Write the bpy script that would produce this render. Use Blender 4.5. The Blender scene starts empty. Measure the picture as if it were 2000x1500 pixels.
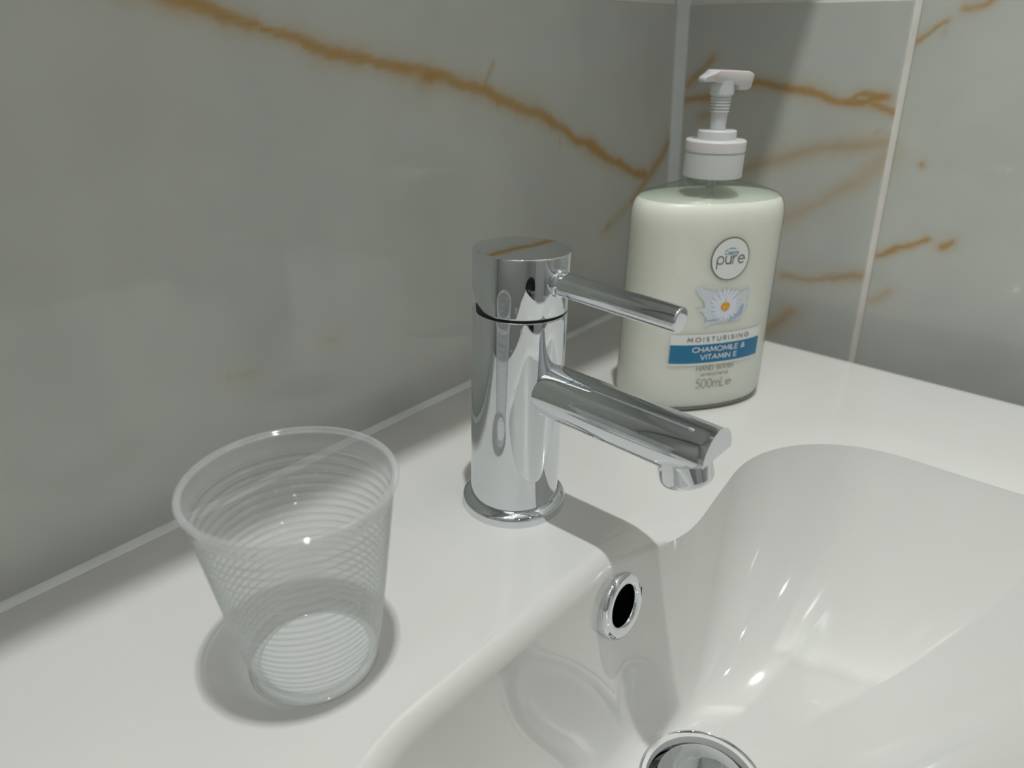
import bpy, bmesh, math, random
import numpy as np
from mathutils import Vector, Matrix, noise
C = bpy.context.scene
col = C.collection

# ------------------------------------------------------------------ camera
cam_d = bpy.data.cameras.new('camera'); cam = bpy.data.objects.new('camera', cam_d); col.objects.link(cam)
CAM_R = [[0.6443356633559262, -0.7647337403855887, 0.0037227964303755143],
         [0.3283662240406727, 0.28105881557261175, 0.9017658039081937],
         [0.6906570609477247, 0.5798174268461617, -0.4322089491074273]]
CAM_P = (-0.5667631461817912, -0.29602650395566177, 0.20464349417547892)
m = Matrix.Identity(4)
for i in range(3):
    m[i][0] = CAM_R[0][i]; m[i][1] = CAM_R[1][i]; m[i][2] = -CAM_R[2][i]; m[i][3] = CAM_P[i]
cam.matrix_world = m
cam_d.sensor_width = 36.0
cam_d.lens = 1406.62 / 2000 * 36.0
cam_d.clip_start = 0.01; cam_d.clip_end = 20
cam_d.dof.use_dof = True
cam_d.dof.focus_distance = 0.325
cam_d.dof.aperture_fstop = 8.0
C.camera = cam

# ------------------------------------------------------------------ light, exposure
w = bpy.data.worlds.new('world'); C.world = w; w.use_nodes = True
w.node_tree.nodes['Background'].inputs[0].default_value = (0.9, 0.95, 1.0, 1)
w.node_tree.nodes['Background'].inputs[1].default_value = 0.05
vs = C.view_settings
vs.view_transform = 'Standard'; vs.look = 'None'; vs.gamma = 1.0; vs.use_curve_mapping = False
vs.exposure = 0.46
C.cycles.use_denoising = True
C.cycles.max_bounces = 14
C.cycles.transparent_max_bounces = 24
C.cycles.caustics_reflective = True
C.cycles.caustics_refractive = False
C.cycles.blur_glossy = 0.3
C.cycles.sample_clamp_indirect = 3.0

CEIL = 1.52
LAMPS = [  # ceiling downlights: x, y, power
    (-0.462, -0.30, 9.4), (-1.32, -0.70, 2.0), (-0.44, -1.25, .85), (-1.32, -1.40, .7), (-0.80, -2.00, .7)]
for (x, y, pw) in LAMPS:
    L = bpy.data.lights.new('downlight_lamp', 'AREA'); L.shape = 'DISK'; L.size = 0.032; L.energy = pw
    L.color = (0.985, 1.0, 0.985)
    o = bpy.data.objects.new('downlight_lamp', L); col.objects.link(o); o.location = (x, y, CEIL - 0.012)

# ------------------------------------------------------------------ materials
def mat(name, base=(.8, .8, .8), rough=.5, metal=0.0, **kw):
    M = bpy.data.materials.new(name); M.use_nodes = True
    b = M.node_tree.nodes['Principled BSDF']
    b.inputs['Base Color'].default_value = (*base, 1); b.inputs['Roughness'].default_value = rough
    b.inputs['Metallic'].default_value = metal
    for k, v in kw.items(): b.inputs[k.replace('_', ' ')].default_value = v
    return M
def nodes(M): return M.node_tree.nodes, M.node_tree.links, M.node_tree.nodes['Principled BSDF']
def add_noise_bump(M, scale, strength, dist=0.001, detail=3):
    N, L, b = nodes(M)
    tc = N.new('ShaderNodeTexCoord'); n = N.new('ShaderNodeTexNoise'); bu = N.new('ShaderNodeBump')
    n.inputs['Scale'].default_value = scale; n.inputs['Detail'].default_value = detail
    bu.inputs['Strength'].default_value = strength; bu.inputs['Distance'].default_value = dist
    L.new(tc.outputs['Object'], n.inputs['Vector']); L.new(n.outputs['Fac'], bu.inputs['Height']); L.new(bu.outputs[0], b.inputs['Normal'])
def add_noise_color(M, scale, c1, c2, detail=4, lo=.35, hi=.65):
    N, L, b = nodes(M)
    tc = N.new('ShaderNodeTexCoord'); n = N.new('ShaderNodeTexNoise'); r = N.new('ShaderNodeValToRGB')
    n.inputs['Scale'].default_value = scale; n.inputs['Detail'].default_value = detail
    r.color_ramp.elements[0].position = lo; r.color_ramp.elements[0].color = (*c1, 1)
    r.color_ramp.elements[1].position = hi; r.color_ramp.elements[1].color = (*c2, 1)
    L.new(tc.outputs['Object'], n.inputs['Vector']); L.new(n.outputs['Fac'], r.inputs[0]); L.new(r.outputs[0], b.inputs['Base Color'])

M_ceramic = mat('white_glazed_ceramic', (.62, .622, .60), .07, Coat_Weight=.5, Coat_Roughness=.03)
add_noise_color(M_ceramic, 9, (.61, .613, .592), (.632, .635, .613))
M_chrome = mat('polished_chrome', (.72, .745, .78), .025, 1.0)
def chrome_spots():
    N, L, b = nodes(M_chrome)
    tc = N.new('ShaderNodeTexCoord'); v = N.new('ShaderNodeTexNoise'); v.inputs['Scale'].default_value = 260; v.inputs['Detail'].default_value = 2
    r = N.new('ShaderNodeMapRange'); r.inputs[1].default_value = .60; r.inputs[2].default_value = .72; r.inputs[3].default_value = .02; r.inputs[4].default_value = .16
    L.new(tc.outputs['Object'], v.inputs['Vector']); L.new(v.outputs['Fac'], r.inputs[0]); L.new(r.outputs[0], b.inputs['Roughness'])
chrome_spots()
M_black = mat('black_rubber', (.01, .01, .011), .5)
M_dark = mat('dark_pipe_inside', (.10, .11, .15), .2, .9)
M_grout = mat('pale_grout', (.78, .75, .70), .75); add_noise_color(M_grout, 60, (.74, .71, .665), (.81, .78, .735))
M_sil = mat('white_silicone', (.69, .72, .72), .35); add_noise_color(M_sil, 40, (.66, .69, .69), (.72, .75, .75))
M_tile = mat('marble_tile', (.46, .47, .43), .045, Specular_IOR_Level=.5)
def tile_nodes():
    N, L, b = nodes(M_tile)
    a = N.new('ShaderNodeVertexColor'); a.layer_name = 'stone'
    tc = N.new('ShaderNodeTexCoord'); n = N.new('ShaderNodeTexNoise'); n.inputs['Scale'].default_value = 5; n.inputs['Detail'].default_value = 5
    r = N.new('ShaderNodeMapRange'); r.inputs[3].default_value = .93; r.inputs[4].default_value = 1.07
    mx = N.new('ShaderNodeMix'); mx.data_type = 'RGBA'; mx.blend_type = 'MULTIPLY'; mx.inputs[0].default_value = 1
    L.new(tc.outputs['Object'], n.inputs['Vector']); L.new(n.outputs['Fac'], r.inputs[0])
    L.new(a.outputs['Color'], mx.inputs[6]); L.new(r.outputs[0], mx.inputs[7]); L.new(mx.outputs[2], b.inputs['Base Color'])
tile_nodes()
M_wall = mat('white_plaster', (.74, .75, .74), .6); add_noise_color(M_wall, 4, (.72, .73, .72), (.76, .77, .76))
M_wtile = mat('grey_gloss_wall', (.50, .51, .48), .12); add_noise_color(M_wtile, 3, (.47, .48, .45), (.53, .54, .51))
M_floor = mat('grey_floor_tile', (.30, .30, .29), .3); add_noise_color(M_floor, 6, (.27, .27, .26), (.34, .34, .33))
M_door = mat('white_painted_wood', (.75, .76, .77), .35); add_noise_bump(M_door, 40, .1)
M_cab = mat('white_cabinet_board', (.72, .72, .71), .4); add_noise_bump(M_cab, 60, .05)
M_mirror = mat('mirror_glass', (.9, .92, .92), .01, 1.0)
M_towel = mat('charcoal_cotton', (.035, .038, .05), .9); add_noise_bump(M_towel, 500, .6, .002)
M_blue = mat('blue_label_print', (.010, .165, .33), .35)
M_white = mat('white_label_print', (.78, .78, .77), .35)
M_grey = mat('grey_label_print', (.17, .175, .17), .4)
M_ltext = mat('pale_grey_label_print', (.27, .275, .25), .4)
M_lblue = mat('light_blue_label_print', (.13, .33, .47), .4)
M_ring = mat('dark_grey_label_print', (.16, .18, .175), .35)
M_petal = mat('lilac_white_label_print', (.74, .76, .86), .4)
M_splash = mat('pale_blue_label_print', (.62, .68, .73), .4)
M_splash2 = mat('mid_blue_label_print', (.36, .47, .60), .4)
M_yel = mat('yellow_label_print', (.78, .40, .03), .4)
add_noise_color(M_yel, 700, (.62, .27, .015), (.85, .50, .06))
M_liq = mat('pearl_hand_wash', (.94, .94, .84), .35, Subsurface_Weight=.6, Subsurface_Scale=.02)
M_liq.node_tree.nodes['Principled BSDF'].inputs['Subsurface Radius'].default_value = (1, 1, .8)
add_noise_color(M_liq, 12, (.92, .92, .83), (.94, .94, .85))
M_pump = mat('frosted_white_plastic', (.84, .85, .86), .30, Subsurface_Weight=.35, Subsurface_Scale=.006, Transmission_Weight=.25)
add_noise_bump(M_pump, 200, .05)

def thin_plastic(name, tint, body, body_fac, rough=.06, f0=.045):
    M = bpy.data.materials.new(name); M.use_nodes = True
    N = M.node_tree.nodes; L = M.node_tree.links; N.clear()
    out = N.new('ShaderNodeOutputMaterial'); tr = N.new('ShaderNodeBsdfTransparent'); tr.inputs[0].default_value = (*tint, 1)
    gl = N.new('ShaderNodeBsdfGlossy'); gl.inputs['Roughness'].default_value = rough
    df = N.new('ShaderNodeBsdfDiffuse'); df.inputs[0].default_value = (*body, 1)
    tl = N.new('ShaderNodeBsdfTranslucent'); tl.inputs[0].default_value = (*body, 1)
    m0 = N.new('ShaderNodeMixShader'); m0.inputs[0].default_value = .5
    m1 = N.new('ShaderNodeMixShader'); m2 = N.new('ShaderNodeMixShader')
    lw = N.new('ShaderNodeLayerWeight'); lw.inputs[0].default_value = .5
    # more plastic is crossed at a glancing angle
    p = N.new('ShaderNodeMath'); p.operation = 'POWER'; p.inputs[1].default_value = 2.0
    mr = N.new('ShaderNodeMapRange'); mr.inputs[3].default_value = body_fac; mr.inputs[4].default_value = min(1, body_fac * 4.5)
    # Schlick reflectance, the same from both sides of the wall
    p5 = N.new('ShaderNodeMath'); p5.operation = 'POWER'; p5.inputs[1].default_value = 5; L.new(lw.outputs['Facing'], p5.inputs[0])
    fr = N.new('ShaderNodeMapRange'); fr.inputs[3].default_value = f0; fr.inputs[4].default_value = .75; L.new(p5.outputs[0], fr.inputs[0])
    tc = N.new('ShaderNodeTexCoord'); no = N.new('ShaderNodeTexNoise'); no.inputs['Scale'].default_value = 30
    bu = N.new('ShaderNodeBump'); bu.inputs['Strength'].default_value = .08; bu.inputs['Distance'].default_value = .001
    L.new(tc.outputs['Object'], no.inputs['Vector']); L.new(no.outputs['Fac'], bu.inputs['Height']); L.new(bu.outputs[0], gl.inputs['Normal'])
    L.new(lw.outputs['Facing'], p.inputs[0]); L.new(p.outputs[0], mr.inputs[0])
    L.new(df.outputs[0], m0.inputs[1]); L.new(tl.outputs[0], m0.inputs[2])
    L.new(mr.outputs[0], m1.inputs[0]); L.new(tr.outputs[0], m1.inputs[1]); L.new(m0.outputs[0], m1.inputs[2])
    # light crossing the wall at a slant loses more
    tm = N.new('ShaderNodeMix'); tm.data_type = 'RGBA'; p3 = N.new('ShaderNodeMath'); p3.operation = 'POWER'; p3.inputs[1].default_value = 3
    L.new(lw.outputs['Facing'], p3.inputs[0]); L.new(p3.outputs[0], tm.inputs[0])
    tm.inputs[6].default_value = (*tint, 1); tm.inputs[7].default_value = (tint[0] * .76, tint[1] * .77, tint[2] * .78, 1)
    L.new(tm.outputs[2], tr.inputs[0])
    L.new(fr.outputs[0], m2.inputs[0]); L.new(m1.outputs[0], m2.inputs[1]); L.new(gl.outputs[0], m2.inputs[2])
    L.new(m2.outputs[0], out.inputs[0])
    return M
M_cup = thin_plastic('clear_cup_plastic', (.980, .983, .983), (.95, .97, .97), .125)
M_cupbase = thin_plastic('brightened_cup_base', (.99, .99, .99), (.97, .98, .98), .62)  # whiter than the wall, standing in for light focused on the cup floor
M_cuprim = thin_plastic('milky_cup_rim', (.99, .99, .99), (.90, .92, .93), .17, .08, .08)
M_shell = thin_plastic('clear_bottle_plastic', (.985, .99, .98), (.6, .65, .6), .01)
M_shoulder = thin_plastic('darkened_bottle_shoulder', (.80, .85, .80), (.3, .34, .3), .06, .05, .12)  # same clear plastic, tinted darker in place of the wall reflected and refracted there

# ------------------------------------------------------------------ mesh helpers
def link(name, me, M, parent=None, smooth=True, angle=35):
    me.update()
    if smooth:
        me.polygons.foreach_set('use_smooth', [True] * len(me.polygons))
        me.set_sharp_from_angle(angle=math.radians(angle))
    o = bpy.data.objects.new(name, me); col.objects.link(o)
    if M: me.materials.append(M)
    if parent: o.parent = parent
    return o
def mesh(name, V, F, M, parent=None, smooth=True, angle=35):
    me = bpy.data.meshes.new(name); me.from_pydata([tuple(map(float, v)) for v in V], [], F)
    return link(name, me, M, parent, smooth, angle)
def frombm(name, bm, M, parent=None, smooth=True, angle=35):
    bmesh.ops.recalc_face_normals(bm, faces=bm.faces)
    me = bpy.data.meshes.new(name); bm.to_mesh(me); bm.free()
    return link(name, me, M, parent, smooth, angle)
def empty(name, loc=(0, 0, 0), **props):
    o = bpy.data.objects.new(name, None); col.objects.link(o); o.location = loc; o.empty_display_size = .02
    for k, v in props.items(): o[k] = v
    return o
def tag(o, **props):
    for k, v in props.items(): o[k] = v
    return o
def box_bm(lo, hi, bev=0, seg=2):
    bm = bmesh.new(); bmesh.ops.create_cube(bm, size=1)
    for v in bm.verts:
        v.co = Vector([(lo[i] + hi[i]) / 2 + v.co[i] * (hi[i] - lo[i]) for i in range(3)])
    if bev: bmesh.ops.bevel(bm, geom=list(bm.edges), offset=bev, segments=seg, affect='EDGES', profile=.5)
    return bm
def box(name, lo, hi, M, parent=None, bev=0, seg=2):
    return frombm(name, box_bm(lo, hi, bev, seg), M, parent)
def lathe(name, prof, M, parent=None, n=96, T=None, close=False, angle=35, mod=None):
    """prof: list of (r, z); T: 4x4 placement; mod(v)->v"""
    V = []; F = []; k = len(prof)
    for (r, z) in prof:
        for j in range(n):
            a = 2 * math.pi * j / n
            v = Vector((r * math.cos(a), r * math.sin(a), z))
            if mod: v = mod(v)
            if T is not None: v = T @ v
            V.append(v)
    for i in range(k - 1 + (1 if close else 0)):
        i2 = (i + 1) % k
        for j in range(n):
            F.append((i * n + j, i * n + (j + 1) % n, i2 * n + (j + 1) % n, i2 * n + j))
    bm = bmesh.new()
    bv = [bm.verts.new(v) for v in V]
    for f in F:
        try: bm.faces.new([bv[q] for q in f])
        except ValueError: pass
    bmesh.ops.remove_doubles(bm, verts=bm.verts, dist=1e-6)
    return frombm(name, bm, M, parent, True, angle)
def fillet(prof, idx_r):
    """round the listed corner indices of a profile"""
    out = []
    for i, pnt in enumerate(prof):
        r = idx_r.get(i, 0)
        if not r or i in (0, len(prof) - 1): out.append(pnt); continue
        P = Vector(pnt); A = (Vector(prof[i - 1]) - P); B = (Vector(prof[i + 1]) - P)
        ra = min(r, A.length * .49); rb = min(r, B.length * .49)
        a = P + A.normalized() * ra; b = P + B.normalized() * rb
        for q in range(7):
            t = q / 6; out.append(tuple((1 - t) ** 2 * a + 2 * t * (1 - t) * P + t * t * b))
    return out
def frame(origin, z_axis, x_hint=(0, 0, 1)):
    z = Vector(z_axis).normalized(); x = Vector(x_hint); x = (x - z * x.dot(z)).normalized(); y = z.cross(x)
    M4 = Matrix.Identity(4)
    for i in range(3): M4[i][0] = x[i]; M4[i][1] = y[i]; M4[i][2] = z[i]; M4[i][3] = origin[i]
    return M4

# ================================================================== SETTING
LA, LB = -0.0271, 0.0260          # the walls are a touch out of plumb to the basin
FZ = -0.85
X0, Y0 = -1.75, -2.35
box('floor', (X0 - .05, Y0 - .05, FZ - .05), (.10, .12, FZ), M_floor)['kind'] = 'structure'
box('ceiling', (X0 - .05, Y0 - .05, CEIL), (.10, .12, CEIL + .05), M_wall)['kind'] = 'structure'
box('wall_left', (X0 - .05, Y0 - .05, FZ), (X0, .12, CEIL), M_wtile)['kind'] = 'structure'
box('wall_front', (X0, Y0 - .05, FZ), (.10, Y0, CEIL), M_wtile)['kind'] = 'structure'
def lean(v): return (v[0] + LA * v[2], v[1] + LB * v[2], v[2])
def lean_box(name, lo, hi, M, parent=None, bev=0):
    bm = box_bm(lo, hi, bev)
    for v in bm.verts: v.co = Vector(lean(v.co))
    return frombm(name, bm, M, parent)
TT = .008  # tile thickness; tile faces lie at y=0 (back) and x=0 (right)
wall_back = lean_box('wall_back', (X0, .0012, FZ), (.10, .06, CEIL), M_grout); wall_back['kind'] = 'structure'
wall_right = lean_box('wall_right', (.0012, Y0, FZ), (.07, .0, CEIL), M_grout); wall_right['kind'] = 'structure'

VEIN_A = [  # polylines in metres on the back wall (x, z): strength, width, points
    (1.0, .0036, [(-.47, .245), (-.4347, .2276), (-.4047, .2176), (-.3885, .2142), (-.3665, .2074), (-.3516, .2045), (-.3441, .2009), (-.3185, .1963), (-.2997, .1923), (-.2793, .1878), (-.2489, .1824), (-.2237, .1743), (-.1806, .161), (-.1674, .1555), (-.1417, .1437), (-.0895, .1227), (-.0453, .106)]),
    (.5, .0016, [(-.2198, .1923), (-.2229, .1861), (-.2302, .1768)]),
    (.65, .0042, [(-.0069, .1298), (-.0268, .1137), (-.047, .0982), (-.0620, .0905)]),
    (.30, .0060, [(-.047, .0982), (-.0766, .0846), (-.1012, .071)]),
    (.7, .0026, [(-.0942, .0765), (-.0955, .0735)]),
    (.25, .0030, [(-.155, .150), (-.158, .139)]),
    (.16, .007, [(-.19, .06), (-.17, .03)]),
    (.20, .003, [(-.415, .06), (-.405, .058)]), (.18, .003, [(-.36, .062), (-.355, .061)]),
]
VEIN_B = [  # (y, z) on the right wall
    (.6, .0030, [(-.0078, .1725), (-.0201, .184), (-.0279, .1924)]), (.75, .0032, [(-.0077, .1622), (-.0349, .1643), (-.0506, .174)]),
    (1.0, .0026, [(-.0506, .174), (-.0624, .177), (-.0745, .1749), (-.0903, .1717), (-.1052, .171), (-.1201, .1676), (-.1346, .1646), (-.1447, .1651), (-.1565, .1693)]),
    (1.0, .0020, [(-.13, .166), (-.14, .1700), (-.1565, .1693)]),
    (.85, .0022, [(-.1447, .1651), (-.1534, .1626), (-.1628, .1599)]), (.45, .0040, [(-.0349, .1643), (-.034, .1511), (-.0232, .1485)]),
    (.42, .0055, [(-.0575, .1106), (-.089, .1227), (-.1182, .1327), (-.1638, .1415)]), (.32, .0070, [(-.0989, .0783), (-.1237, .0965), (-.1499, .1144), (-.1655, .1325)]),
    (.55, .0026, [(-.1048, .0341), (-.1326, .0372), (-.1634, .0459)]), (.5, .0050, [(-.0981, -.0137), (-.1149, .0052)]),
    (.8, .0018, [(-.1695, .2038), (-.1773, .2097), (-.1851, .2146)]), (.5, .0013, [(-.1851, .2146), (-.1854, .2074)]), (.7, .0022, [(-.1935, .2215), (-.2071, .2278)]),
    (.9, .0017, [(-.1699, .0642), (-.185, .0721), (-.2016, .0804)]), (.9, .0026, [(-.2091, .0749), (-.2157, .081)]), (.35, .003, [(-.1717, .0289), (-.1828, .0373)]),
    (.8, .0015, [(-.1863, .1284), (-.187, .1268)]), (.4, .0015, [(-.155, .148), (-.158, .149)]),
    (.3, .004, [(-.30, .20), (-.34, .17), (-.37, .10)]), (.6, .003, [(-.45, .23), (-.52, .13), (-.60, .10)]),
]
BASE_TILE = np.array([.54, .555, .52]); GOLD = np.array([.46, .30, .125]); GOLD_DARK = np.array([.40, .23, .07])
def vein_color(U, Z, veins, seed):
    n = len(U); k = np.zeros(n); core = np.zeros(n)
    wu = np.array([noise.noise((u * 55 + seed, z * 55, 1.3)) for u, z in zip(U, Z)])
    wz = np.array([noise.noise((u * 55 + seed, z * 55, 7.7)) for u, z in zip(U, Z)])
    w3 = np.array([noise.noise((u * 190 + seed, z * 190, 3.1)) for u, z in zip(U, Z)])
    w4 = np.array([noise.noise((u * 22 + seed, z * 22, 5.5)) for u, z in zip(U, Z)])
    Uw = U + wu * .0030 + w3 * .0012; Zw = Z + wz * .0030 + w3 * .0012
    for s, wd, pts in veins:
        d = np.full(n, 9.0)
        for a, b in zip(pts[:-1], pts[1:]):
            ax, az = a; dx, dz = b[0] - ax, b[1] - az
            t = np.clip(((Uw - ax) * dx + (Zw - az) * dz) / (dx * dx + dz * dz + 1e-12), 0, 1)
            d = np.minimum(d, np.hypot(Uw - ax - t * dx, Zw - az - t * dz))
        ww = wd * (1 + .55 * w4)
        k = np.maximum(k, s * (np.exp(-(d / ww) ** 2) * .80 + .34 * np.exp(-(d / (ww * 2.6)) ** 2)))
        core = np.maximum(core, s * np.exp(-(d / (ww * .45)) ** 2))
    k = np.clip(k, 0, 1)[:, None]; core = (np.clip(core, 0, 1) * .5)[:, None]
    cl = BASE_TILE * (1 + .05 * w4[:, None] + .03 * wu[:, None])
    cl = cl * (1 - k) + GOLD * k
    return cl * (1 - core) + GOLD_DARK * core
def tile(parent, axis, u0, u1, z0, z1, veins, dense=None):
    """one wall tile: front face grid (finer where the veins are), bevelled edge, sides"""
    def cuts(a, b, fa, fb):
        st = .0022; out = [a]
        c = a
        while c < b - 1e-6:
            step = st if (fa - .02 < c < fb) else .03
            c = min(b, c + step); out.append(c)
        return out
    e = .0007
    if dense:
        us = [u0] + cuts(u0 + e, u1 - e, dense[0], dense[1]) + [u1]; zs = [z0] + cuts(z0 + e, z1 - e, dense[2], dense[3]) + [z1]
    else:
        us = [u0, u0 + e, u1 - e, u1]; zs = [z0, z0 + e, z1 - e, z1]
    nu, nz = len(us), len(zs)
    U, Z = np.meshgrid(us, zs); U = U.ravel(); Z = Z.ravel()
    iu, iz = np.meshgrid(range(nu), range(nz)); edge = ((iu == 0) | (iu == nu - 1) | (iz == 0) | (iz == nz - 1)).ravel()
    D = np.where(edge, e, 0.0)
    if len(U) > 300: colr = vein_color(U, Z, veins, 3.0 if axis == 'y' else 11.0)
    else: colr = np.tile(BASE_TILE, (len(U), 1))
    V = np.stack([U, D, Z], 1) if axis == 'y' else np.stack([D, U, Z], 1)
    F = [(j * nu + i, j * nu + i + 1, (j + 1) * nu + i + 1, (j + 1) * nu + i) for j in range(nz - 1) for i in range(nu - 1)]
    # sides back to the wall
    ring = [i for i in range(nu)] + [j * nu + nu - 1 for j in range(1, nz)] + [(nz - 1) * nu + i for i in range(nu - 2, -1, -1)] + [j * nu for j in range(nz - 2, 0, -1)]
    nb = len(V)
    back = V[ring].copy(); back[:, 1 if axis == 'y' else 0] = .0025
    V = np.concatenate([V, back]); colr = np.concatenate([colr, colr[ring]])
    for q in range(len(ring)):
        q2 = (q + 1) % len(ring); F.append((ring[q], nb + q, nb + q2, ring[q2]))
    V[:, 0] += LA * V[:, 2]; V[:, 1] += LB * V[:, 2]
    if axis == 'x': F = [f[::-1] for f in F]
    me = bpy.data.meshes.new('tile'); me.from_pydata(V.tolist(), [], F)
    ca = me.color_attributes.new('stone', 'FLOAT_COLOR', 'POINT')
    ca.data.foreach_set('color', np.concatenate([colr, np.ones((len(colr), 1))], 1).ravel().astype(np.float32))
    return link('tile', me, M_tile, parent, True, 30)
G = .0021
rows = [(-.372 + G, -.0715 - G), (-.0715 + G, .2305 - G), (.2305 + G, .5325 - G), (.5325 + G, .8345 - G)]
for (z0, z1) in rows:
    vis = -.05 < z1 and z0 < .235
    for (u0, u1) in ((-.606, -.004), (-1.210, -.610)):
        d = (-.56, 0, -.02, .26) if (vis and u1 > -.1) else None
        tile(wall_back, 'y', u0, u1, z0, z1, VEIN_A, d)
    for (u0, u1) in ((-.1643, -.004), (-.7687, -.1687)):
        d = (-.42, 0, -.06, .26) if vis else None
        tile(wall_right, 'x', u0, u1, z0, z1, VEIN_B, d)
# added wall, out of view, blocking the left downlight to make a shadow edge
pw_ = box('wall_light_block', (-.84, -.47, FZ), (-.76, .004, CEIL), M_wtile, None, .002); pw_['kind'] = 'structure'
# silicone beads: inner corner of the walls, and back wall to basin
def bead(name, path, ua, ub, r):
    """concave sealant fillet swept along path; ua, ub = directions along the two faces"""
    V = []; F = []; n = 7
    for P in path:
        P = Vector(P); ua_, ub_ = Vector(ua), Vector(ub); c = P + (ua_ + ub_) * r
        V.append(P)
        for i in range(n):
            a = math.pi / 2 * i / (n - 1)
            d = -(ub_ * math.cos(a) + ua_ * math.sin(a))
            q = c + d * r; mid = P + ua_ * r * (1 - i / (n - 1)) + ub_ * r * (i / (n - 1))
            V.append(q * .55 + mid * .45)
    m_ = n + 1
    for k in range(len(path) - 1):
        for i in range(n - 1): F.append((k * m_ + 1 + i, k * m_ + 2 + i, (k + 1) * m_ + 2 + i, (k + 1) * m_ + 1 + i))
    bm = bmesh.new(); bv = [bm.verts.new(v) for v in V]
    for f in F: bm.faces.new([bv[q] for q in f])
    return frombm(name, bm, M_sil, None, True, 60)
tag(bead('trim_1', [lean((.0005, .0005, z)) for z in (-.10, 0, .1, .2, .4, .8)], (-1, 0, 0), (0, -1, 0), .0085), kind='structure')
tag(bead('trim_2', [(x, .0006, -.0012) for x in (-.626, -.4, -.2, -.056)], (0, -1, 0), (0, 0, 1), .0050), kind='structure')

# door in the wall opposite the basin
door = empty('door_1', (-.62, Y0 + .002, FZ), kind='structure')
box('door_panel', (-.38, 0, 0), (.38, .035, 2.0), M_door, door, .003)
box('door_frame', (-.44, 0, 0), (-.385, .05, 2.06), M_door, door, .003)
box('door_frame', (.385, 0, 0), (.44, .05, 2.06), M_door, door, .003)
box('door_frame', (-.385, 0, 2.005), (.385, .05, 2.06), M_door, door, .003)
lathe('door_handle', fillet([(0, 0), (.024, 0), (.024, .006), (.009, .010), (.009, .045), (.012, .05), (.012, .06), (0, .06)], {1: .002, 2: .002, 5: .002, 6: .003}), M_chrome, door, 32, frame((.32, .035, 1.0), (0, 1, 0)))

# ================================================================== WASHBASIN
sink = empty('washbasin', (-.3388, -.21, -.14), label='white glazed ceramic washbasin with a deep rounded bowl below the tiled walls', category='sink')
SO = Vector((-.3388, -.21, -.14))
def rr_hit(cx, cy, th, x0, x1, y0, y1, r):
    """distance from (cx,cy) along th to a rounded rectangle"""
    hx, hy = (x1 - x0) / 2, (y1 - y0) / 2; mx, my = (x0 + x1) / 2, (y0 + y1) / 2
    c, s = math.cos(th), math.sin(th); lo, hi = 0.0, 1.0
    for _ in range(40):
        t = (lo + hi) / 2; px, py = abs(cx + t * c - mx) - (hx - r), abs(cy + t * s - my) - (hy - r)
        d = math.hypot(max(px, 0), max(py, 0)) + min(max(px, py), 0) - r
        if d < 0: lo = t
        else: hi = t
    return lo
BCX, BCY = -.339, -.275
DR = (-.337, -.221); DRR = .0265; DZ = -.112
NT = 480
OUT = (-.626, -.054, -.455, -.0002)
ths = [2 * math.pi * i / NT for i in range(NT)]
for X in OUT[:2]:
    for Y in OUT[2:]:
        ths.append(math.atan2(Y - BCY, X - BCX) % (2 * math.pi))
ths = sorted(ths)
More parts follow.
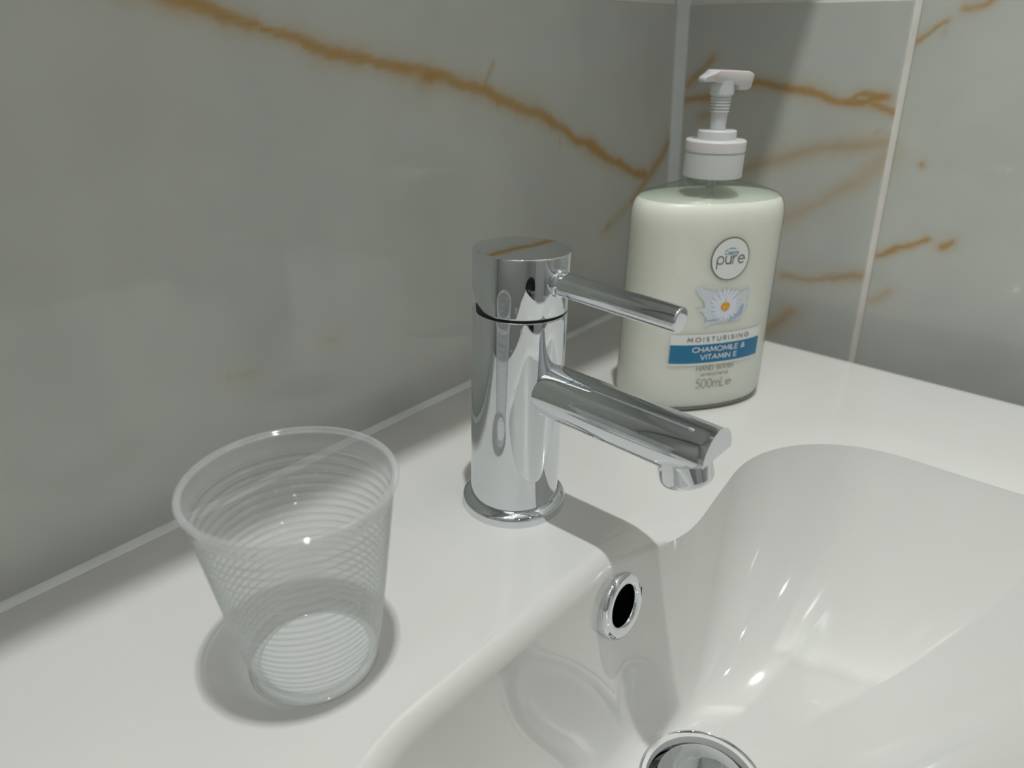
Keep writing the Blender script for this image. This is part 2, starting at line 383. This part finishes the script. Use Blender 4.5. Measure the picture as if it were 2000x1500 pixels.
def basin_mesh():
    V = []; nring = 0
    rim = []; outer = []
    for th in ths:
        t = rr_hit(BCX, BCY, th, -.543, -.137, -.402, -.1570, .085); rim.append((t, th))
    def ring(f):
        nonlocal nring
        for i, (t, th) in enumerate(rim): V.append(f(i, t, th))
        nring += 1
    def pt(t, th): return BCX + t * math.cos(th), BCY + t * math.sin(th)
    o_t = [rr_hit(BCX, BCY, th, *OUT[:2], *OUT[2:], .006) for th in ths]
    # skirt below, outer edge, deck
    def orr(inset, z, sc=1.0):
        def f(i, t, th):
            x, y = pt(o_t[i] - inset, th)
            if sc != 1: x = -.339 + (x + .339) * sc; y = min(-.0002, -.20 + (y + .20) * sc)
            return (x, y, z)
        return f
    ring(orr(.03, -.150, .62)); ring(orr(.02, -.13, .75)); ring(orr(.012, -.07, .93)); ring(orr(.004, -.040)); ring(orr(0, -.035))
    for k in range(0, 6):
        a = math.pi / 2 * k / 5; ring(orr(.0045 * (1 - math.cos(a)), -.0045 + .0045 * math.sin(a)))
    for q in (.06, .3, .6, .85):
        def f(i, t, th, q=q):
            T = (o_t[i] - .0045) * (1 - q) + t * q; x, y = pt(T, th); return (x, y, 0)
        ring(f)
    rf = .0105
    def backness(t, th):
        # crisp ledge edge beside the tap, soft rim everywhere else
        x, y = pt(t, th); k = min(1, max(0, (y + .215) / .05)); k = k * k * (3 - 2 * k)
        h = min(1, max(0, (-.262 - x) / .085)); h = h * h * (3 - 2 * h)
        return k * h
    def amax(k): return math.radians(42 + 36 * k)
    kk = 10
    for k in range(0, kk + 1):
        def f(i, t, th, q=k / kk):
            a = amax(backness(t, th)) * q
            # wider, softer rim away from the tap ledge
            soft = 1.0 + 3.2 * (1 - backness(t, th))
            x, y = pt(t - rf * soft * math.sin(a), th); return (x, y, -rf * (1 - math.cos(a)))
        ring(f)
    nb = 64
    for k in range(1, nb + 1):
        s = k / nb
        s = s ** 1.5
        def f(i, t, th, s=s):
            back = backness(t, th); soft = 1.0 + 3.2 * (1 - back)
            a = amax(back); z1 = -rf * (1 - math.cos(a)); sw = rf * math.sin(a)
            x0, y0 = pt(t - sw * soft, th)
            x1, y1 = DR[0] + DRR * math.cos(th), DR[1] + DRR * math.sin(th)
            back = max(max(0, math.sin(th)) ** 8 * .6, back)
            pw = 1.9 + 1.0 * back
            g = (1 - (1 - s) ** pw) ** (.95 - .20 * back)
            g2 = min(1.0, g)
            return (x0 + (x1 - x0) * s, y0 + (y1 - y0) * s, z1 + (DZ - z1) * g2)
        ring(f)
    ring(lambda i, t, th: (DR[0] + .022 * math.cos(th), DR[1] + .022 * math.sin(th), DZ - .02))
    n = len(ths); F = []
    V = np.array(V)
    ov = np.array(OVF)
    for k in range(nring - 1):
        for i in range(n):
            f = (k * n + i, k * n + (i + 1) % n, (k + 1) * n + (i + 1) % n, (k + 1) * n + i)
            c = V[list(f)].mean(0)
            if k > 18 and math.hypot(c[0] - ov[0], c[2] - ov[2]) < .0125 and abs(c[1] - ov[1]) < .02: continue
            F.append(f[::-1])
    return V, F
OVF = (-.3388, -.1712, -.0300)
V, F = basin_mesh()
mesh('basin_body', V - np.array(SO), F, M_ceramic, sink, True, 50)
def local(T): return Matrix.Translation(-SO) @ T
# overflow ring on the back wall of the bowl
ax = Vector((0, -1, .16)).normalized()
prof = fillet([(.0098, -.010), (.0098, .0012), (.0112, .0022), (.0140, .0028), (.0163, .0010), (.0167, -.006)], {1: .0012, 2: .001, 3: .002, 4: .0014})
ovr = lathe('overflow_ring', prof, M_chrome, sink, 72, local(frame(OVF, ax)), angle=60)
ovr['label'] = 'chrome overflow ring'
lathe('overflow_pipe', [(.0101, -.003), (.0101, -.03), (0, -.03)], M_dark, sink, 48, local(frame(OVF, ax)))
# waste: flange + clicker plug
prof = fillet([(.0300, -.001), (.0298, .0008), (.0293, .0009), (.0262, -.0025), (.0236, -.0080), (.0234, -.014)], {1: .0003, 2: .0004, 3: .0015, 4: .001})
lathe('drain_flange', prof, M_chrome, sink, 96, local(Matrix.Translation((DR[0], DR[1], DZ))), angle=60)['label'] = 'chrome drain flange'
prof = fillet([(.0, .0040), (.0150, .0036), (.0212, .0018), (.0218, -.0005), (.0212, -.006)], {1: .004, 2: .0008, 3: .0005})
lathe('drain_plug', prof, M_chrome, sink, 96, local(Matrix.Translation((DR[0], DR[1], DZ))), angle=60)['label'] = 'round chrome drain plug'

# ================================================================== TAP
FX, FY = -.3388, -.1060
tap = empty('basin_mixer_tap', (FX, FY, 0), label='chrome basin mixer tap with a straight spout and a pin lever', category='tap')
TILT = Matrix.Rotation(math.atan(.0301), 4, 'Y') @ Matrix.Rotation(math.atan(.0047), 4, 'X')
lathe('base_ring', fillet([(.0205, 0), (.0250, 0), (.0250, .0045), (.0225, .0062), (.0208, .0066)], {2: .0015, 3: .001}), M_chrome, tap, 128, angle=60)
lathe('tap_body', fillet([(.0, .002), (.0211, .002), (.0211, .0985), (.0190, .0985), (.0185, .0990)], {2: .0006}), M_chrome, tap, 128, TILT, angle=40)
lathe('seam', [(.0192, .0984), (.0192, .0998), (.012, .0998)], M_black, tap, 96, TILT)['label'] = 'dark gap under the head'
def head_mod(v):
    r = math.hypot(v.x, v.y)
    if v.z < .1085 and r > .019:
        k = max(0, (v.y - .15 * v.x) / r) ** .8   # undercut towards the wall
        t = (.1085 - v.z) / .0092
        s = 1 - .21 * k * t ** 1.7
        v.x *= s; v.y *= s
    return v
hp = [(0, .0993), (.0190, .0993), (.0211, .0998), (.0211, .1005), (.0211, .101), (.0211, .1015), (.0211, .102), (.0211, .1025), (.0211, .103), (.0211, .1035), (.0211, .104), (.0211, .105), (.0211, .106), (.0211, .107), (.0211, .1085), (.0211, .1253), (0, .1253)]
lathe('tap_head', fillet(hp, {15: .0009, 2: .0003}), M_chrome, tap, 128, TILT, angle=50, mod=head_mod)
# lever
lv = [(0, .010), (.0052, .010), (.0052, .0768), (0, .0768)]
LT = TILT @ frame((0, 0, .1150), (0, -1, -.045), (0, 0, 1))
lathe('lever', fillet(lv, {2: .0009}), M_chrome, tap, 64, LT, angle=60)
lathe('lever_collar', fillet([(.0050, .0195), (.0063, .0195), (.0063, .0222), (.0052, .0228)], {1: .0004, 2: .0008}), M_chrome, tap, 64, LT, angle=60)
# spout, its underside cut away towards the tip
def spout():
    bm = bmesh.new()
    r = .0119; y0, y1 = -.005, -.0985; z0, z1 = .0655, .0617
    n = 96; rings = []
    for k in range(25):
        t = k / 24; y = y0 + (y1 - y0) * t; z = z0 + (z1 - z0) * t
        rings.append([bm.verts.new((r * math.cos(2 * math.pi * i / n), y, z + r * math.sin(2 * math.pi * i / n))) for i in range(n)])
    for a, b in zip(rings[:-1], rings[1:]):
        for i in range(n): bm.faces.new((a[i], a[(i + 1) % n], b[(i + 1) % n], b[i]))
    bm.faces.new(rings[0]); bm.faces.new(rings[-1][::-1])
    # plane through (y=-.0745, z = bottom) rising to the tip centre
    pa = Vector((0, -.0735, z1 - r + .0006)); pb = Vector((0, -.0985, z1 + .0008))
    d = (pb - pa).normalized(); nrm = Vector((0, d.z, -d.y)); nrm = nrm if nrm.z < 0 else -nrm
    g = list(bm.verts) + list(bm.edges) + list(bm.faces)
    res = bmesh.ops.bisect_plane(bm, geom=g, plane_co=pa, plane_no=nrm, clear_outer=True)
    ed = [e for e in res['geom_cut'] if isinstance(e, bmesh.types.BMEdge)]
    bmesh.ops.contextual_create(bm, geom=ed)
    bm.normal_update()
    sharp = [e for e in bm.edges if len(e.link_faces) == 2 and e.calc_face_angle(0) > math.radians(25) and e.verts[0].co.y < -.03]
    bmesh.ops.bevel(bm, geom=sharp, offset=.0005, segments=3, affect='EDGES', profile=.5)
    bm.transform(TILT)
    o = frombm('spout', bm, M_chrome, tap, True, 32)
    return o, pa, pb, nrm
sp, pa, pb, nrm = spout()
cen = pa * .52 + pb * .48
ap = fillet([(.0, -.004), (.0108, -.004), (.0108, .0074), (.0099, .0092), (.0086, .0092), (.0080, .0068), (0, .0068)], {2: .0006, 3: .0006, 4: .0004})
lathe('aerator', ap, M_chrome, tap, 64, TILT @ frame(cen, nrm.lerp(Vector((0, 0, -1)), .35), (1, 0, 0)), angle=40)

# ================================================================== PLASTIC CUP
cup = empty('plastic_cup', (-.4630, -.1157, 0), label='empty clear ribbed disposable plastic cup standing on the basin ledge', category='cup')
def cup_prof():
    out = [(0, .0022), (.0190, .0022), (.0205, .0014), (.0212, .0003), (.0222, .0000), (.0228, .0008), (.0233, .0062), (.0229, .0070), (.0234, .0078)]
    z = .0085; zt = .0690
    n = 190
    for i in range(n + 1):
        zz = z + (zt - z) * i / n
        r = .0236 + (.0322 - .0236) * ((zz - z) / (zt - z)) ** .92
        u_ = (zz - z) / (zt - z)
        r += (.00016 + .00034 * u_) * math.cos(2 * math.pi * (24 * u_ - 4.5 * u_ * u_))
        out.append((r, zz))
    out += [(.0326, .0700), (.0331, .0740), (.0334, .0757)]
    inner = [(r - .00035, zz + (.0003 if r < .0215 and zz < .003 else 0)) for r, zz in out]
    # rolled rim
    roll = [(.0336 + .00110 * math.cos(a), .0761 + .0010 * math.sin(a)) for a in [math.radians(-120 + 300 * k / 12) for k in range(13)]]
    return out, inner, roll
co, ci, roll = cup_prof()
lathe('cup_wall', co[1:] + [(.0335, .0760)] + ci[::-1][:-1], M_cup, cup, 144, angle=70)
lathe('cup_rim', [(.0337 + .00120 * math.cos(a), .0762 + .0011 * math.sin(a)) for a in [2 * math.pi * k / 16 for k in range(16)]], M_cuprim, cup, 144, close=True, angle=70)
lathe('cup_base', [(0, .0022), (.0190, .0022)] + [(.0190, .0026), (0, .0026)], M_cupbase, cup, 96)

# ================================================================== HAND WASH BOTTLE
BQ = dict(bx=-.17294, by=-.11272, yaw=4.11193, a0=.0471, a1=.04559, k=.62411, n=2.27066)
fn = Vector((math.cos(BQ['yaw']), math.sin(BQ['yaw']), 0)); rt = Vector((-fn.y, fn.x, 0))
bottle = empty('hand_wash_bottle', (BQ['bx'], BQ['by'], 0), label='pump bottle of pearl white hand wash with a blue banded label in the corner', category='soap bottle')
def section(z, phis, sa=1.0, inset=0.0, circ=0.0, rc=.0135):
    a = (BQ['a0'] + (BQ['a1'] - BQ['a0']) * z / .145) * sa - inset; b = a * BQ['k'] if inset == 0 else (a + inset) * BQ['k'] - inset
    n = BQ['n']; out = []
    for p_ in phis:
        c, s = math.cos(p_), math.sin(p_)
        lx = a * math.copysign(abs(c) ** (2 / n), c); ly = b * math.copysign(abs(s) ** (2 / n), s)
        lx = lx * (1 - circ) + rc * c * circ; ly = ly * (1 - circ) + rc * s * circ
        out.append(Vector((lx * rt.x + ly * fn.x, lx * rt.y + ly * fn.y, z)))
    return out
NP = 160; phis = [2 * math.pi * i / NP for i in range(NP)]
def loft(name, rings, M, cap0=True, cap1=True):
    bm = bmesh.new(); R_ = [[bm.verts.new(v) for v in r] for r in rings]
    for a, b in zip(R_[:-1], R_[1:]):
        for i in range(NP): bm.faces.new((a[i], a[(i + 1) % NP], b[(i + 1) % NP], b[i]))
    if cap0: bm.faces.new(R_[0][::-1])
    if cap1: bm.faces.new(R_[-1])
    return frombm(name, bm, M, bottle, True, 50)
shell = []
for z, sa, ci_ in [(.0004, .90, 0), (.0000, .94, 0), (.0006, .975, 0), (.0022, .995, 0), (.005, 1, 0), (.03, 1, 0), (.06, 1, 0), (.09, 1, 0), (.110, 1, 0), (.1155, .998, 0), (.1195, .985, 0), (.1225, .962, 0), (.1248, .925, 0), (.1265, .87, .02), (.1285, .78, .12), (.1303, .68, .35), (.1318, .60, .65), (.1328, .55, .9), (.1336, .5, 1), (.1375, .5, 1)]:
    shell.append(section(z, phis, sa, 0, ci_))
loft('bottle_shell', shell[:13], M_shell, True, False)
loft('bottle_shoulder', shell[12:], M_shoulder, False, False)['label'] = 'clear shoulder above the liquid, tinted dark in place of its reflections'
liq = []
for z, sa in [(.0022, .90), (.0030, .96), (.0055, .985), (.03, .988), (.06, .988), (.09, .988), (.110, .988), (.1155, .986), (.1195, .972), (.1225, .946), (.1243, .910), (.1246, .895)]:
    liq.append(section(z, phis, sa))
loft('liquid', liq, M_liq)['label'] = 'pearl white liquid soap'
base = [section(z, phis, s_) for z, s_ in [(.0006, .93), (.0012, .965), (.0024, .978)]]
M_foot = mat('clear_bottle_foot', (.20, .22, .17), .2)
loft('bottle_foot', base, M_foot)
def tube(name, prof, M, n=64, fl=None, angle=45): return lathe(name, fillet(prof, fl or {}), M, bottle, n, angle=angle)
tube('pump_cap', [(.0150, .1352), (.0163, .1352), (.0163, .1480), (.0158, .1482), (.0158, .1490), (.0165, .1492), (.0165, .1548), (.0104, .1551)], M_pump, 96, {1: .0005, 6: .0008})
tube('pump_collar', [(.0104, .1545), (.0107, .1545), (.0105, .1598), (.0045, .1600)], M_pump, 64, {2: .0006})
stem = [(.0042, .1590), (.0044, .1680)]
for k in range(5):
    z = .1690 + k * .0016; stem += [(.0046 + .0001 * k, z), (.0053 + .0001 * k, z + .0003), (.0053 + .0001 * k, z + .0008), (.0047 + .0001 * k, z + .0011)]
stem += [(.0057, .1776), (.0064, .1782), (.0066, .1850), (0, .1850)]
tube('pump_stem', stem, M_pump, 48)
def pump_head():
    # side view (along rt, z): thin nozzle lip on one side, deeper thumb block on the other
    prof = [(-.0134, .1842), (-.0130, .1866), (-.0082, .1888), (-.0060, .1903), (.0112, .1897), (.0148, .1882), (.0140, .1815), (.0122, .1803), (.0068, .1803), (.0060, .1830), (-.0062, .1840), (-.0074, .1846)]
    hw = [.0035, .0038, .0062, .0070, .0075, .0066, .0060, .0058, .0060, .0060, .0055, .0042]
    bm = bmesh.new()
    A = [bm.verts.new(rt * u + Vector((0, 0, z)) + fn * h) for (u, z), h in zip(prof, hw)]
    B = [bm.verts.new(rt * u + Vector((0, 0, z)) - fn * h) for (u, z), h in zip(prof, hw)]
    n = len(prof)
    bm.faces.new(A); bm.faces.new(B[::-1])
    for i in range(n): bm.faces.new((A[i], B[i], B[(i + 1) % n], A[(i + 1) % n]))
    bmesh.ops.triangulate(bm, faces=[f for f in bm.faces if len(f.verts) > 4])
    bmesh.ops.recalc_face_normals(bm, faces=bm.faces)
    ed = [e for e in bm.edges if e.calc_face_angle(0) > .35]
    bmesh.ops.bevel(bm, geom=ed, offset=.0007, segments=2, affect='EDGES', profile=.5)
    return frombm('pump_head', bm, M_pump, bottle, True, 40)
pump_head()
tube('dip_tube', [(.0022, .012), (.0028, .012), (.0028, .1352), (.0022, .1352)], M_pump, 24)

# ---- print on the bottle: flat shapes wrapped on the curved face, s = distance across, z = height
_cache = {}
def surf(s, z, off):
    key = round(z, 5)
    if key not in _cache:
        ph = np.linspace(0, np.pi, 241)
        P = np.array([tuple(v) for v in section(z, ph)]); Lc = np.r_[0, np.cumsum(np.linalg.norm(np.diff(P, axis=0), axis=1))]
        _cache[key] = (P, Lc - Lc[120])
    P, Lc = _cache[key]
    q = np.array([np.interp(-s, Lc, P[:, 0]), np.interp(-s, Lc, P[:, 1])]) if False else np.array([np.interp(s, -Lc[::-1], P[::-1, 0]), np.interp(s, -Lc[::-1], P[::-1, 1])])
    q2 = np.array([np.interp(s + .0005, -Lc[::-1], P[::-1, 0]), np.interp(s + .0005, -Lc[::-1], P[::-1, 1])])
    t = q2 - q; t /= np.linalg.norm(t); nn = np.array([t[1], -t[0]])
    if nn @ np.array([fn.x, fn.y]) < 0: nn = -nn
    return (q[0] + nn[0] * off, q[1] + nn[1] * off, z)
S0 = .0008
def wrap(name, V2, F, M, off):
    return mesh(name, [surf(s + S0, z, off) for s, z in V2], F, M, bottle, True, 60)
def rect(name, s0, s1, z0, z1, M, off, n=40):
    V2 = [(s0 + (s1 - s0) * i / n, z) for z in (z0, z1) for i in range(n + 1)]
    return wrap(name, V2, [(i, i + 1, n + 2 + i, n + 1 + i) for i in range(n)], M, off)
def disc_poly(pts, rings=4):
    c = (sum(p[0] for p in pts) / len(pts), sum(p[1] for p in pts) / len(pts)); n = len(pts)
    V2 = [c]; F = []
    for k in range(1, rings + 1):
        for p in pts: V2.append((c[0] + (p[0] - c[0]) * k / rings, c[1] + (p[1] - c[1]) * k / rings))
    for i in range(n): F.append((0, 1 + i, 1 + (i + 1) % n))
    for k in range(rings - 1):
        for i in range(n): F.append((1 + k * n + i, 1 + (k + 1) * n + i, 1 + (k + 1) * n + (i + 1) % n, 1 + k * n + (i + 1) % n))
    return V2, F
def ell(cx, cz, rx, rz, n=48, rot=0):
    o = []
    for i in range(n):
        a = 2 * math.pi * i / n; x, z = rx * math.cos(a), rz * math.sin(a)
        o.append((cx + x * math.cos(rot) - z * math.sin(rot), cz + x * math.sin(rot) + z * math.cos(rot)))
    return o
def merge(parts):
    V = []; F = []
    for v, f in parts:
        b = len(V); V += v; F += [tuple(b + q for q in ff) for ff in f]
    return V, F
# band
rect('label_band', -.0300, .0302, .0311, .0505, M_white, .00012).__setitem__('label', 'white label band')
rect('label_blue_band', -.0298, .0300, .0324, .0441, M_blue, .00022).__setitem__('label', 'blue label band')
# round badge
wrap('label_badge_ring', *disc_poly(ell(.0002, .0946, .01205, .01230, 72)), M_ring, .00012)
wrap('label_badge', *disc_poly(ell(.0002, .0946, .01135, .01160, 72)), M_white, .00022)['label'] = 'round white badge'
# stroke lettering
def A_(cx, cy, rx, ry, a0, a1, n=12): return [(cx + rx * math.cos(math.radians(a0 + (a1 - a0) * i / n)), cy + ry * math.sin(math.radians(a0 + (a1 - a0) * i / n))) for i in range(n + 1)]
X = .62  # x-height
GL = {
 'A': (.86, [[(0, 0), (.43, 1), (.86, 0)], [(.16, .34), (.70, .34)]]), 'C': (.84, [A_(.5, .5, .5, .5, 45, 315, 18)]),
 'D': (.78, [[(0, 0), (0, 1), (.28, 1)] + A_(.28, .5, .5, .5, 90, -90, 14) + [(0, 0)]]), 'E': (.52, [[(.52, 1), (0, 1), (0, 0), (.52, 0)], [(0, .52), (.48, .52)]]),
 'G': (.95, [A_(.5, .5, .5, .5, 48, 360, 20) + [(.55, .5)]]), 'H': (.70, [[(0, 0), (0, 1)], [(.7, 0), (.7, 1)], [(0, .5), (.7, .5)]]),
 'I': (.02, [[(.01, 0), (.01, 1)]]), 'L': (.46, [[(0, 1), (0, 0), (.46, 0)]]), 'M': (.96, [[(0, 0), (.12, 1), (.48, .15), (.84, 1), (.96, 0)]]),
 'N': (.76, [[(0, 0), (0, 1), (.76, 0), (.76, 1)]]), 'O': (1.0, [A_(.5, .5, .5, .5, 0, 360, 24)]),
 'R': (.55, [[(0, 0), (0, 1), (.25, 1)] + A_(.25, .74, .27, .26, 90, -90, 10) + [(0, .48)], [(.22, .48), (.55, 0)]]),
 'S': (.52, [A_(.26, .75, .24, .25, 40, 270, 12) + A_(.26, .25, .26, .25, 90, -140, 12)]), 'T': (.60, [[(0, 1), (.6, 1)], [(.3, 1), (.3, 0)]]),
 'U': (.68, [[(0, 1), (0, .34)] + A_(.34, .34, .34, .34, 180, 360, 12) + [(.68, 1)]]), 'V': (.80, [[(0, 1), (.4, 0), (.8, 1)]]),
 'W': (1.20, [[(0, 1), (.30, 0), (.60, .9), (.90, 0), (1.2, 1)]]), '&': (.70, [[(.70, 0), (.18, .70)] + A_(.33, .80, .19, .20, 200, -40, 10) + [(.10, .38)] + A_(.27, .25, .25, .25, 140, 300, 8) + [(.66, .48)]]),
 '5': (.52, [[(.48, 1), (.12, 1), (.06, .58)] + A_(.24, .33, .28, .33, 110, -140, 14)]), '0': (.60, [A_(.3, .5, .3, .5, 0, 360, 20)]),
 'a': (.62, [A_(.31, .31, .31, .31, 0, 360, 16), [(.62, X), (.62, 0)]]), 'b': (.62, [A_(.31, .31, .31, .31, 0, 360, 16), [(0, 1), (0, 0)]]),
 'c': (.54, [A_(.31, .31, .31, .31, 45, 315, 14)]), 'e': (.62, [[(0, .33), (.62, .33)] + A_(.31, .31, .31, .31, 0, 310, 16)]),
 'i': (.02, [[(.01, 0), (.01, X)], [(.01, .82), (.01, .86)]]), 'l': (.02, [[(.01, 0), (.01, 1)]]),
 'm': (.92, [[(0, 0), (0, X)], A_(.23, .39, .23, .23, 180, 0, 8) + [(.46, 0)], A_(.69, .39, .23, .23, 180, 0, 8) + [(.92, 0)]]),
 'n': (.50, [[(0, 0), (0, X)], A_(.25, .37, .25, .25, 180, 0, 8) + [(.5, 0)]]), 'o': (.62, [A_(.31, .31, .31, .31, 0, 360, 16)]),
 'p': (.62, [A_(.31, .31, .31, .31, 0, 360, 18), [(0, .31), (0, -.36)]]), 'r': (.34, [[(0, 0), (0, X)], A_(.26, .34, .26, .28, 180, 75, 7)]),
 's': (.40, [A_(.20, .465, .17, .155, 40, 270, 9) + A_(.20, .155, .20, .155, 90, -140, 9)]), 't': (.34, [[(.12, .9), (.12, 0)], [(0, X), (.34, X)]]),
 'u': (.52, [[(0, X), (0, .26)] + A_(.26, .26, .26, .26, 180, 360, 10) + [(.52, X)], [(.52, X), (.52, 0)]]), ' ': (.30, []),
}
def text(name, txt, sc_, z0, width, h, th, M, off, track=.22):
    """monoline lettering centred on sc_, baseline z0, cap height h, total width fixed"""
    adv = sum(GL[c][0] + track for c in txt) - track; kx = width / adv
    x = 0; parts = []
    for c in txt:
        wd, strokes = GL[c]
        for st in strokes:
            P = [((x + u) * kx + sc_ - width / 2, z0 + v * h) for u, v in st]
            for a, b in zip(P[:-1], P[1:]):
                dx, dz = b[0] - a[0], b[1] - a[1]; L_ = math.hypot(dx, dz) or 1e-9; dx /= L_; dz /= L_; e = th * .30
                a2 = (a[0] - dx * e, a[1] - dz * e); b2 = (b[0] + dx * e, b[1] + dz * e); nx, nz = -dz * th / 2, dx * th / 2
                parts.append(([(a2[0] + nx, a2[1] + nz), (a2[0] - nx, a2[1] - nz), (b2[0] - nx, b2[1] - nz), (b2[0] + nx, b2[1] + nz)], [(0, 1, 2, 3)]))
        x += wd + track
    V2, F = merge(parts)
    return wrap(name, V2, F, M, off)
text('label_lettering', 'pure', .0004, .0920, .0170, .0070, .00075, M_grey, .00032, .20)
text('label_lettering', 'Cussons'.replace('C', 'C'), .0003, .0973, .0084, .0024, .00034, M_lblue, .00032, .16)
wrap('label_swoosh', [(-.0030 + .0066 * i / 10, .0999 + .0006 * math.sin(math.pi * i / 10)) for i in range(11)] + [(-.0030 + .0066 * i / 10, .0999 + .0011 * math.sin(math.pi * i / 10)) for i in range(11)], [(i, i + 1, 12 + i, 11 + i) for i in range(10)], M_lblue, .00032)
text('label_lettering', 'MOISTURISING', .0000, .0461, .0400, .0025, .00048, M_grey, .00032, .55)
text('label_lettering', 'CHAMOMILE &', .0008, .0396, .0345, .0029, .00052, M_white, .00042, .20)
text('label_lettering', 'VITAMIN E', .0008, .0347, .0238, .0029, .00052, M_white, .00042, .24)
text('label_lettering', 'HAND WASH', -.0004, .0273, .0240, .0028, .00042, M_ltext, .00014, .24)
text('label_lettering', 'antibacterial', -.0006, .0238, .0180, .0019, .00030, M_ltext, .00014, .18)
text('label_lettering', '500mL', -.0025, .0158, .0186, .0058, .00050, M_ltext, .00014, .20)
text('label_lettering', 'e', .0100, .0163, .0036, .0050, .00055, M_ltext, .00014, .2)
# daisy in a milk splash
rnd = random.Random(4)
sp_pts = [(-.0185, .0660), (-.0120, .0668), (-.0128, .0705), (-.0165, .0745), (-.0190, .0780), (-.0172, .0796), (-.0125, .0775), (-.0085, .0765), (-.004, .0755), (.001, .076), (.006, .0755), (.0105, .0745), (.0140, .0760), (.0168, .0752), (.0150, .0720), (.0148, .0685), (.0160, .0650), (.0138, .0625), (.0142, .0598), (.0110, .0585), (.0070, .0575), (.0020, .0574), (-.0040, .0575), (-.0075, .0565), (-.0105, .0552), (-.0112, .0568), (-.0098, .0595), (-.0120, .0625), (-.0135, .0645)]
wrap('label_splash', *disc_poly(sp_pts), M_splash, .00012)['label'] = 'printed milk splash'
parts = [disc_poly(ell(.0080, .0602, .0052, .0016, 20, .35), 2), disc_poly(ell(.0118, .0640, .0014, .0034, 20, -.3), 2), disc_poly(ell(-.0060, .0588, .0040, .0007, 16, .05), 2)]
wrap('label_splash_shade', *merge(parts), M_splash2, .00018)
parts = []
for k in range(21):
    a = 2 * math.pi * k / 21 + rnd.uniform(-.06, .06); L_ = .0088 * (1.15 if math.sin(a) > 0.3 else .88) * rnd.uniform(.92, 1.06)
    cx, cz = .0008, .0668
    parts.append(disc_poly(ell(cx + math.cos(a) * (.0016 + L_ / 2), cz + math.sin(a) * (.0016 + L_ / 2) * .98, L_ / 2, .00098, 18, a), 2))
wrap('label_daisy_petals', *merge(parts), M_petal, .00026)['label'] = 'printed white daisy petals'
wrap('label_daisy_centre', *disc_poly(ell(.0008, .0668, .0029, .0027, 28), 3), M_yel, .00036)['label'] = 'printed yellow daisy centre'

# ================================================================== rest of the room, plus shapes added for reflections and shadow
cab = empty('mirror_cabinet', (-.345, 0, .56), label='unseen white wall cabinet above the basin, its mirrored door angled to shape the shadow edge', category='cabinet')
CD = .150
box('cabinet_body', (-.325, -.100, 0), (.325, .016, .55), M_cab, cab, .001)
md = box('mirror_door', (0, -.018, 0), (.640, 0, .55), M_mirror, cab, .001)   # unseen; hinged on the left, ajar only to slant the shadow edge
md.location = (-.32, -.101, 0); md.rotation_euler = (0, 0, -.056)
for k, (x, y, pw) in enumerate(LAMPS):
    place = ['above the basin', 'in the left front of the ceiling', 'in the middle of the room', 'by the left wall', 'near the door'][k]
    d = empty('ceiling_downlight', (x, y, CEIL), label='small round chrome downlight ' + place, category='ceiling light', group='recessed ceiling downlights')
    lathe('bezel', fillet([(.026, -.001), (.026, -.006), (.042, -.006), (.044, -.0002)], {1: .001, 2: .002}), M_chrome, d, 48)
M_vanity = mat('white_vanity_board', (.75, .75, .74), .35); add_noise_bump(M_vanity, 50, .05)
van = empty('vanity_unit', (-.34, -.21, FZ), label='white vanity unit under the basin', category='cabinet')
box('carcass', (-.24, -.19, 0), (.24, .19, .66), M_vanity, van, .001)
box('door', (-.24, -.21, .02), (-.002, -.191, .65), M_vanity, van, .001)
box('door', (.002, -.21, .02), (.24, -.191, .65), M_vanity, van, .001)

M_dark_prop = mat('black_reflection_prop', (.018, .018, .022), .6); add_noise_bump(M_dark_prop, 300, .8, .003)  # added unseen dark shape, gives the tap head its dark reflection
bk = empty('dark_reflection_prop', (-.98, -1.25, FZ), label='added black tub, out of view, standing in for dark clothes reflected in the chrome', category='reflection prop')
lathe('prop_body', fillet([(0, 0), (.20, 0), (.25, .62), (.243, .62), (.195, .012), (0, .012)], {1: .01, 2: .003, 3: .003}), M_dark_prop, bk, 48)
lathe('prop_rim', fillet([(.246, .60), (.258, .60), (.258, .635), (.240, .635), (.240, .60), (.246, .60)], {1: .003, 2: .005, 3: .005, 4: .003}), M_dark_prop, bk, 48)
